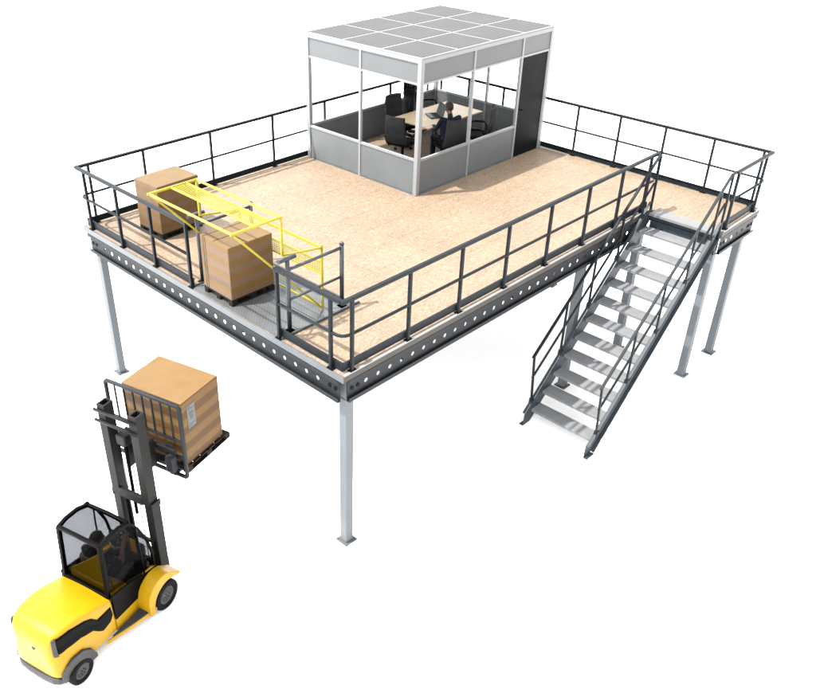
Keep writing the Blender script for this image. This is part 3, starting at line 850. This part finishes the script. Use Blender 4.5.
# ------------------------------------------------------------------ forklift
FO = (-2.646, 1.526, 0); PSI = .277
fk = thing('forklift_truck', 'yellow forklift truck with black cab and raised mast, standing lower left', 'forklift', FO, PSI)
# body loft: stations along s (x local)
def loft(stations, name, mat, parent, sub=2, cap=True):
    """stations: (s, [(t,z) right half from bottom centre to top centre])"""
    m = MB(); rings = []
    for s, half in stations:
        ring = [(s, -t, z) for t, z in half]+[(s, t, z) for t, z in half[::-1] if t > 1e-6]
        rings.append(ring)
    n = len(rings[0]); vs = [v for r_ in rings for v in r_]; fs = []
    for i in range(len(rings)-1):
        for j in range(n): fs.append((i*n+j,(i+1)*n+j,(i+1)*n+(j+1)%n,i*n+(j+1)%n))
    if cap: fs.append(tuple(range(n))); fs.append(tuple((len(rings)-1)*n+j for j in range(n))[::-1])
    m.add(vs, fs)
    return m.build(name, mat, parent, subsurf=sub)
def half(wt, wl, zb, zt, crown=.02, r=.06):
    zm = zb+(zt-zb)*.42
    return [(0,zb),(wl*.7,zb),(wl-.01,zb+.02),(wl,zb+.07),(wl,zm),(wt+.35*(wl-wt),zm+.10),(wt,zm+.2),(wt,zt-r*1.3),(wt-.008,zt-r*.5),(wt-r*.5,zt-.008),(wt-r*1.3,zt),(wt*.4,zt+crown*.7),(0,zt+crown)]
BST = [(-.745,.425,.43,.20,.80),(-.755,.43,.435,.20,.80),(-.80,.435,.445,.20,.815),(-1.02,.435,.455,.21,.90),(-1.25,.42,.455,.22,.965),(-1.45,.395,.44,.22,.985),
       (-1.57,.37,.42,.22,.97),(-1.65,.335,.385,.22,.925),(-1.695,.29,.34,.24,.85),(-1.71,.24,.29,.27,.76),(-1.712,.21,.26,.29,.72)]
loft([(a_, half(*b_)) for a_, *b_ in BST], 'body', M['truck'], fk)
def sidew(s, z=.5):
    pts = sorted(BST)
    s = min(max(s, pts[0][0]), pts[-1][0])
    for A, B in zip(pts, pts[1:]):
        if A[0] <= s <= B[0]:
            k = (s-A[0])/(B[0]-A[0]); wt, wl, zb, zt = [A[q]+(B[q]-A[q])*k for q in (1,2,3,4)]
            zm = zb+(zt-zb)*.42; u = min(max((z-zm)/.2, 0), 1)
            return wl+(wt-wl)*(u*u*(3-2*u))
def side_patch(poly, name, mat, parent, t=.010, side=-1, extra=.0):
    """a thin moulded panel following the body side"""
    bm = bmesh.new(); vs = [bm.verts.new((s, 0, z)) for s, z in poly]; f = bm.faces.new(vs)
    for _ in range(1): pass
    bmesh.ops.triangulate(bm, faces=[f]); bmesh.ops.subdivide_edges(bm, edges=bm.edges, cuts=5, use_grid_fill=True)
    for v in bm.verts: v.co.y = side*(sidew(v.co.x, v.co.z)+.004+extra)
    me = bpy.data.meshes.new(name); bm.to_mesh(me); bm.free(); me.materials.append(mat)
    o = bpy.data.objects.new(name, me); COL.objects.link(o); o.parent = parent
    so = o.modifiers.new('t', 'SOLIDIFY'); so.thickness = t; so.offset = 0
    for p in me.polygons: p.use_smooth = True
    return o
for sd in (-1, 1):
    side_patch([(-1.60,.90),(-1.42,.905),(-1.20,.855),(-1.10,.80),(-1.02,.70),(-.90,.70),(-.79,.70),(-.78,.56),(-.84,.49),(-.98,.47),(-1.05,.53),(-1.12,.61),(-1.30,.66),(-1.50,.665),(-1.61,.65)], 'side_vent', M['truckblk'], fk, side=sd)
    side_patch([(-1.605,.915),(-1.65,.90),(-1.66,.64),(-1.612,.63)], 'tail_lamp', M['truckgrey'], fk, side=sd, t=.02)
    side_patch([(-1.66,.20),(-1.66,.32),(-1.58,.44),(-1.50,.50),(-1.34,.50),(-1.22,.40),(-1.16,.26),(-1.16,.20)], 'wheel_arch', M['truckgrey'], fk, side=sd, t=.03, extra=.012)
# rear bumper
m = MB()
pr = [(-1.48,.43),(-1.62,.405),(-1.69,.35),(-1.725,.28),(-1.74,.14),(-1.742,0)]
full = [(s,-t) for s,t in pr]+[(s,t) for s,t in pr[::-1][1:]]+[(-1.45,.40),(-1.45,-.40)]
m.prism(full, lambda a,b,t: (a,b,t), .14, .235); m.build('rear_bumper', M['truckgrey'], fk, bevel=.02)
m = MB(); ex = -1.716
m.bar((ex,-.085,.70),(ex,-.065,.665),.012,.010,up=(1,0,0)); m.bar((ex,-.045,.70),(ex,-.065,.665),.012,.010,up=(1,0,0)); m.bar((ex,-.09,.705),(ex,-.04,.705),.010,.010,up=(1,0,0))
m.build('emblem', M['truckgrey'], fk)
# chassis and sills
MB().box((-.74,-.43,.16),(.24,.43,.42)).build('chassis', M['truck'], fk, bevel=.03)
for sd in (-1,1):
    # sill that flares out towards the front fender
    sill = [(-.98,.44),(-.90,.45),(-.20,.45),(-.20,.635),(-.26,.635),(-.60,.56),(-.92,.47)]
    MB().prism(sill, lambda a,b,t: (a,sd*b,t), .17, .225).build('sill', M['truck'], fk, bevel=.012)
    stp = [(-.86,.455),(-.22,.455),(-.22,.626),(-.28,.624),(-.60,.552),(-.86,.474)]
    MB().prism(stp, lambda a,b,t: (a,sd*b,t), .226, .240).build('step', M['truckgrey'], fk, bevel=.004)
    # front fender: arched shell with a side wall that opens round the tyre
    prof = [(-.34,.17),(-.34,.42),(-.27,.58),(-.12,.67),(.04,.66),(.16,.57),(.30,.46)]
    def arc(p, n=4):
        out = []
        for q in range(len(p)-1):
            p0 = p[max(q-1,0)]; p1 = p[q]; p2 = p[q+1]; p3 = p[min(q+2,len(p)-1)]
            for w in range(n):
                t = w/n
                out.append(tuple(.5*((2*p1[d])+(-p0[d]+p2[d])*t+(2*p0[d]-5*p1[d]+4*p2[d]-p3[d])*t*t+(-p0[d]+3*p1[d]-3*p2[d]+p3[d])*t**3) for d in (0,1)))
        return out+[p[-1]]
    inn = [(.26,.435),(.14,.49),(.03,.52),(-.08,.50),(-.19,.42),(-.245,.30),(-.25,.17)]
    MB().prism(arc(prof)+arc(inn), lambda a,b,t: (a,sd*t,b), .42, .66).build('fender', M['truck'], fk, bevel=.012, seg=2)
    inner = prof[:-1]+[(.20,.50),(.20,.17)]
    MB().prism([(a*.93,b*.97) for a,b in inner], lambda a,b,t: (a,sd*t,b), .40, .432).build('fender_wall', M['truck'], fk, bevel=.01)
    MB().prism([(-.70,.43),(-.30,.43),(-.10,.66),(.12,.60),(.12,.43)], lambda a,b,t: (a,sd*t,b), .35, .425).build('cowl', M['truck'], fk, bevel=.02)
def wheel(s, t, r, w, sd, name='wheel'):
    root = MB()
    fn = lambda x, y, h: (s+x, t+sd*h, r+y)
    prof = [(r*.62,-w/2),(r*.90,-w/2),(r*.985,-w*.38),(r,-w*.2),(r,w*.2),(r*.985,w*.38),(r*.90,w/2),(r*.62,w/2-.004),(r*.60,w/2-.02),(r*.60,-w/2+.02)]
    vs_prof = prof
    m = MB().lathe(prof, fn, 40); ty = m.build('tyre', M['rubber'], fk, smooth=True)
    rim = [(r*.60,-w/2+.02),(r*.60,w/2-.012),(r*.50,w/2-.02),(r*.46,w/2-.045),(r*.30,w/2-.045),(r*.27,w/2-.015),(r*.14,w/2-.008),(r*.13,w/2-.03),(.002,w/2-.03)]
    q = MB().lathe(rim, fn, 36); q.build('rim', M['rim'], ty, smooth=True)
    b = MB()
    for k in range(6):
        a = 2*PI*k/6; b.tube(fn(r*.205*math.cos(a), r*.205*math.sin(a), w/2-.014), fn(r*.205*math.cos(a), r*.205*math.sin(a), w/2-.002), .008, 6)
    b.build('wheel_nut', M['black'], ty)
    return ty
for sd in (-1,1):
    a = wheel(.02, sd*.57, .225, .125, sd); b_ = wheel(-1.42, sd*.435, .185, .105, sd)
    a.name = 'front_wheel'; b_.name = 'rear_wheel'
# axle
MB().tube((.02,-.50,.225),(.02,.50,.225),.05,12).build('axle', M['mast'], fk)
# cab: frame of black bars
CB = .355
rr = [(-.74,.36,.79),(-.675,.345,1.655)]
def cabbar(pts, w=.05, name='cab_bar', mat='truckblk'):
    m = MB()
    for a, b in zip(pts, pts[1:]):
        a = Vector(a); b = Vector(b); d = (b-a).normalized(); m.bar(a-d*.012, b+d*.012, w, w, up=(0,1,0) if abs(d.y) < .5 else (0,0,1))
    return m.build(name, M[mat], fk, bevel=.010)
for sd in (-1,1):
    cabbar([(-.74,sd*.375,.79),(-.72,sd*.372,1.05),(-.69,sd*.352,1.63)], .056, 'cab_pillar')
    cabbar([(-.69,sd*.352,1.635),(-.55,sd*.356,1.668),(-.35,sd*.354,1.665),(-.19,sd*.346,1.61)], .050, 'roof_bar')
    cabbar([(-.19,sd*.346,1.61),(-.06,sd*.352,1.42),(.05,sd*.36,1.15),(.10,sd*.37,.90),(.09,sd*.385,.64)], .036, 'cab_pillar')
    cabbar([(-.10,sd*.368,1.46),(-.11,sd*.40,.66)], .022, 'door_post')
    # door lower panel
    MB().prism([(-.745,.42),(-.745,.86),(-.40,.80),(-.12,.70),(.08,.66),(.06,.43)], lambda a,b,t: (a,sd*t,b), .432, .455).build('door_panel', M['truckblk'], fk, bevel=.008)
    # side glass
    poly = [(-.735,.86),(-.40,.80),(-.12,.70),(.07,.66),(.10,.90),(.05,1.15),(-.06,1.42),(-.20,1.60),(-.36,1.655),(-.55,1.658),(-.685,1.63)]
    def sg(a, b, t):
        k = (b-.7)/.95; return (a, sd*(.405-.055*max(0,min(1,k))-t), b)
    MB().prism(poly, sg, 0, .005).build('side_window', M['smoke'], fk)
cabbar([(-.69,-.352,1.64),(-.70,0,1.655),(-.69,.352,1.64)], .050, 'roof_bar')
cabbar([(-.19,-.346,1.61),(-.185,0,1.62),(-.19,.346,1.61)], .050, 'roof_bar')
cabbar([(-.745,-.375,.815),(-.745,.375,.815)], .056, 'cab_sill')
cabbar([(.09,-.36,.70),(.09,.36,.70)], .05, 'cab_sill')
MB().prism([(-.345,.84),(.345,.84),(.325,1.615),(-.325,1.615)], lambda a,b,t: (-.735+.052*((b-.84)/.775)+t,a,b), 0, .005).build('rear_window', M['smoke'], fk)
m = MB(); pp = [(-.665,1.652),(-.55,1.672),(-.35,1.668),(-.21,1.625)]
for (a,za),(b,zb) in zip(pp,pp[1:]): m.add([(a,-.325,za),(b,-.325,zb),(b,.325,zb),(a,.325,za)],[(0,1,2,3)])
ro_ = m.build('roof_window', M['smoke'], fk); so = ro_.modifiers.new('t','SOLIDIFY'); so.thickness = .005
m = MB(); pp = [(-.17,1.60),(-.05,1.42),(.06,1.15),(.105,.90),(.10,.74)]
for (a,za),(b,zb) in zip(pp,pp[1:]): m.add([(a,-.33,za),(b,-.33,zb),(b,.33,zb),(a,.33,za)],[(0,1,2,3)])
ws = m.build('windscreen', M['smoke'], fk); so = ws.modifiers.new('t','SOLIDIFY'); so.thickness = .005
# roof inner hoop + work lamp on the far rear corner
MB().box((-.24,.33,1.60),(-.16,.385,1.645)).build('work_lamp', M['truckblk'], fk, bevel=.01)
# interior
MB().box((-.70,-.34,.42),(.05,.34,.60)).build('cab_floor', M['truckgrey'], fk, bevel=.02)
MB().box((-.70,-.33,.60),(-.60,.33,.92)).build('engine_wall', M['truck'], fk, bevel=.03)
MB().prism([(-.60,.60),(-.60,1.00),(-.40,.72),(-.34,.60)], lambda a,b,t: (a,t,b), -.33, -.27).build('side_cover', M['truck'], fk, bevel=.01)
MB().prism([(.33,.90),(-.27,1.44),(-.325,1.40),(-.33,.90)], lambda a,b,t: (t+.06*(b-.9),a,b), -.685, -.655).build('hood_reflection', M['truck'], fk, bevel=.01)  # added yellow triangle, models the hood's reflection in the rear glass
st0 = MB().box((-.56,-.19,.60),(-.14,.19,.70)).build('seat', M['cushion'], fk, bevel=.04, seg=3)
MB().prism([(-.60,.70),(-.50,.70),(-.55,1.18),(-.62,1.18)], lambda a,b,t: (a,t,b), -.19,.19).build('seat_back', M['cushion'], fk, bevel=.03, seg=3)
MB().prism([(-.02,.60),(-.02,.88),(.04,1.00),(.075,.98),(.07,.60)], lambda a,b,t: (a,t,b), -.30,.30).build('dashboard', M['truckgrey'], fk, bevel=.02)
sc = MB().tube((.02,0,.92),(-.09,0,1.08),.018,10).build('steering_column', M['truckblk'], fk)
m = MB(); cc = Vector((-.09,0,1.085)); nn = Vector((-.56,0,.83)).normalized(); u1 = Vector((0,1,0)); u2 = nn.cross(u1)
ringp = [cc+(u1*math.cos(a)+u2*math.sin(a))*.13 for a in [2*PI*k/24 for k in range(25)]]
m.path(ringp, .013, 8)
for a in (0, 2.1, 4.2): m.tube(cc, cc+(u1*math.cos(a)+u2*math.sin(a))*.13, .009, 6)
m.build('steering_wheel', M['chrome'], fk, smooth=True)
MB().box((-.13,-.335,1.02),(-.11,-.25,1.24)).build('sticker_panel', M['truck'], fk, bevel=.004)
# mast
SMX = .318
def channel(x0, x1, y0, y1, z0, z1, wall_, name, mat=M['mast']):
    """hollow rectangular upright with open top"""
    m = MB()
    m.box((x0,y0,z0),(x0+wall_,y1,z1)); m.box((x1-wall_,y0,z0),(x1,y1,z1))
    m.box((x0+wall_,y0,z0),(x1-wall_,y0+wall_,z1)); m.box((x0+wall_,y1-wall_,z0),(x1-wall_,y1,z1))
    return m.build(name, mat, fk)
for sd in (-1,1):
    y0, y1 = sorted((sd*.20, sd*.325))
    channel(.24,.40,y0,y1,1.52,2.99,.022,'inner_upright')
    y0, y1 = sorted((sd*.225, sd*.345))
    channel(.26,.41,y0,y1,.14,1.50,.028,'outer_upright')
    MB().tube((.33,sd*.17,.22),(.33,sd*.17,1.50),.026,12).build('lift_cylinder', M['truckblk'], fk, smooth=True)
    MB().tube((.30,sd*.085,.25),(.30,sd*.085,2.1),.008,6).build('lift_chain', M['chrome'], fk)
    MB().box((.25,sd*.345-.012,1.46),(.42,sd*.345+.012,1.56)).build('guide_block', M['mast'], fk, bevel=.006)
    MB().tube((.16,sd*.25,.50),(.27,sd*.28,.90),.025,10).build('tilt_cylinder', M['truckblk'], fk, smooth=True)
for z, xx in ((2.90,.225),(2.74,.222)):
    MB().tube((xx,-.34,z),(xx,.37,z),.022,12).build('crossbar', M['mast'], fk, smooth=True)
MB().box((.235,-.199,1.50),(.29,.199,1.64)).build('crossbar', M['mast'], fk, bevel=.006)
MB().box((.26,-.224,.80),(.29,.224,.86)).box((.27,-.224,.2),(.40,.224,.26)).build('crossbar', M['mast'], fk, bevel=.004)
MB().tube((.32,.02,1.2),(.32,.02,2.45),.024,12).build('free_lift_cylinder', M['truckblk'], fk, smooth=True)
MB().box((.25,-.06,2.42),(.40,.10,2.58)).build('chain_pulley', M['mast'], fk, bevel=.02)
# carriage + load backrest + forks
CX = .755
car = MB()
for z in (1.96, 2.22): car.box((.66,-.50,z-.035),(.70,.58,z+.035))
for y in (-.13,.13): car.box((.402,y-.025,1.90),(.66,y+.025,2.34))
cg = car.build('carriage', M['mast'], fk, bevel=.006)
MB().box((.58,-.50,1.92),(.68,-.38,2.17)).build('shift_cylinder', M['beam'], cg, bevel=.015)
m = MB(); BL, BR = .68, -.575; zt, zl = 2.93, 1.79
ya = [(BL,zl),(BL,zt-.03),(BL-.03,zt),(BR+.03,zt),(BR,zt-.03),(BR,zl)]
ya += [(BR+.03,zl-.03),(BL-.03,zl-.03),(BL,zl)]
m.path([(CX,y,z) for y,z in ya], .028, 10)
m.build('load_backrest', M['beam'], fk, smooth=True)
br_ = [x for x in COL.objects if x.parent == fk][-1]
MB().bar((CX,BL,2.36),(CX,BR,2.36),.030,.030).build('rail', M['beam'], br_)
MB().bar((CX,BL,1.90),(CX,BR,1.90),.05,.030,).build('rail', M['beam'], br_)
MB().bar((CX-.02,BL-.1,2.10),(CX-.02,BR,2.10),.03,.05).build('rail', M['beam'], br_)
for k in range(1,8):
    y = BL+(BR-BL)*k/8; MB().bar((CX,y,2.36),(CX,y,zt-.01),.016,.024,up=(1,0,0)).build('bar', M['beam'], br_)
for y in (-.36,.36):
    m = MB().box((.705,y-.055,1.80),(.74,y+.055,2.26)); m.prism([(.705,1.762),(1.62,1.775),(1.62,1.785),(.74,1.80)], lambda a,b,t: (a,t,b), y-.055, y+.055)
    m.build('fork', M['mast'], fk)
# load on the forks
def FW(s, t, z):
    c, k = math.cos(PSI), math.sin(PSI); return (FO[0]+s*c-t*k, FO[1]+s*k+t*c, z)
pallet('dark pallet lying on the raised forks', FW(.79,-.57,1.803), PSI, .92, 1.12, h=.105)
cl = load('big striped carton load with white label, lifted on the forklift', FW(.835,-.54,1.91), PSI, .76, 1.02, 1.005, M['side3'], M['top3'], 1)
lb = MB().box((.09,-.006,.55),(.245,-.0035,.90)).build('label', M['paper'], cl)
m = MB()
for k, (a, b, z) in enumerate([(.105,.16,.87),(.105,.225,.845),(.12,.20,.79),(.13,.215,.765),(.125,.19,.74),(.14,.21,.715),(.13,.20,.69),(.105,.13,.62),(.15,.23,.60),(.105,.16,.58)]):
    m.box((a,-.0075,z-.004),(b,-.0062,z+.004))
m.build('print', M['ink'], lb)

# driver
fy = -PI/2   # person faces +Y local, truck forwards is +X
drv = dict(pelvis=(0,-.10,.10), chest=(0,-.12,.44), neck=(0,-.07,.62), head=(0,-.02,.74), headrot=-.25,
           shL=(-.19,-.10,.54), shR=(.19,-.10,.54), elL=(-.25,.08,.34), elR=(.27,.06,.33), wrL=(-.12,.33,.42), wrR=(.11,.33,.44), handL=(-.09,.40,.46), handR=(.08,.40,.47),
           hipL=(-.09,-.06,.09), hipR=(.09,-.06,.09), knL=(-.13,.30,.16), knR=(.13,.30,.16), anL=(-.12,.44,-.05), anR=(.12,.44,-.05), toeL=(-.12,.56,-.08), toeR=(.12,.56,-.08))
person('forklift driver in a navy short sleeved shirt sitting in the smoked glass cab', FW(-.42,-.02,.70), PSI-PI/2, drv, ['navy','navy','skin','blackc'], 'hair2', scale=.93, seated=True, short_sleeve=True)

# ------------------------------------------------------------------ light
wd = bpy.data.worlds.new('World'); SC.world = wd; wd.use_nodes = True
bg = wd.node_tree.nodes['Background']; bg.inputs[1].default_value = 1.22
# studio-like daylight: open and cool towards the sun's side, dimmer and warmer on the other
wn = wd.node_tree.nodes; wk = wd.node_tree.links
tc = wn.new('ShaderNodeTexCoord'); dt = wn.new('ShaderNodeVectorMath'); dt.operation = 'DOT_PRODUCT'
dt.inputs[1].default_value = (-.62, .72, .30); wk.new(tc.outputs['Generated'], dt.inputs[0])
mr_ = wn.new('ShaderNodeMapRange'); mr_.inputs[1].default_value = -1; mr_.inputs[2].default_value = 1; mr_.interpolation_type = 'SMOOTHSTEP'
wk.new(dt.outputs['Value'], mr_.inputs[0])
mxw = wn.new('ShaderNodeMix'); mxw.data_type = 'RGBA'; mxw.inputs[6].default_value = (.56, .52, .49, 1); mxw.inputs[7].default_value = (1.38, 1.46, 1.52, 1)
wk.new(mr_.outputs[0], mxw.inputs[0]); wk.new(mxw.outputs[2], bg.inputs[0])
sun = bpy.data.lights.new('sun', 'SUN'); sun.energy = 4.3; sun.angle = math.radians(1.0); sun.color = (1, .955, .89)
so_ = bpy.data.objects.new('sun', sun); COL.objects.link(so_)
so_.rotation_euler = Vector((.45,-.27,-1)).to_track_quat('-Z','Y').to_euler()
so_.location = (-6, 6, 14)

# ------------------------------------------------------------------ camera (solved from the photograph)
CAMP = dict(f=835.05, cx=354.53, cy=337.81, C=(-6.1996,-6.4651,9.2678), az=.7897, el=-.5532, roll=.0056)
cam = bpy.data.cameras.new('camera'); co = bpy.data.objects.new('camera', cam); COL.objects.link(co)
az, el, ro = CAMP['az'], CAMP['el'], CAMP['roll']
f = Vector((math.cos(el)*math.cos(az), math.cos(el)*math.sin(az), math.sin(el)))
r0 = f.cross(Vector((0,0,1))).normalized(); u0 = r0.cross(f)
r2 = r0*math.cos(ro)+u0*math.sin(ro); u2 = -r0*math.sin(ro)+u0*math.cos(ro)
co.matrix_world = Matrix.Translation(CAMP['C']) @ Matrix((r2, u2, -f)).transposed().to_4x4()
cam.sensor_fit = 'HORIZONTAL'; cam.sensor_width = 36; cam.lens = CAMP['f']/816*36
cam.shift_x = (408-CAMP['cx'])/816; cam.shift_y = -(348.5-CAMP['cy'])/816
cam.clip_end = 500; cam.clip_start = .1
SC.camera = co
vs = SC.view_settings; vs.view_transform = 'Standard'; vs.look = 'None'; vs.exposure = 1.85; vs.gamma = 1; vs.use_curve_mapping = False
SC.cycles.max_bounces = 8; SC.cycles.transparent_max_bounces = 24
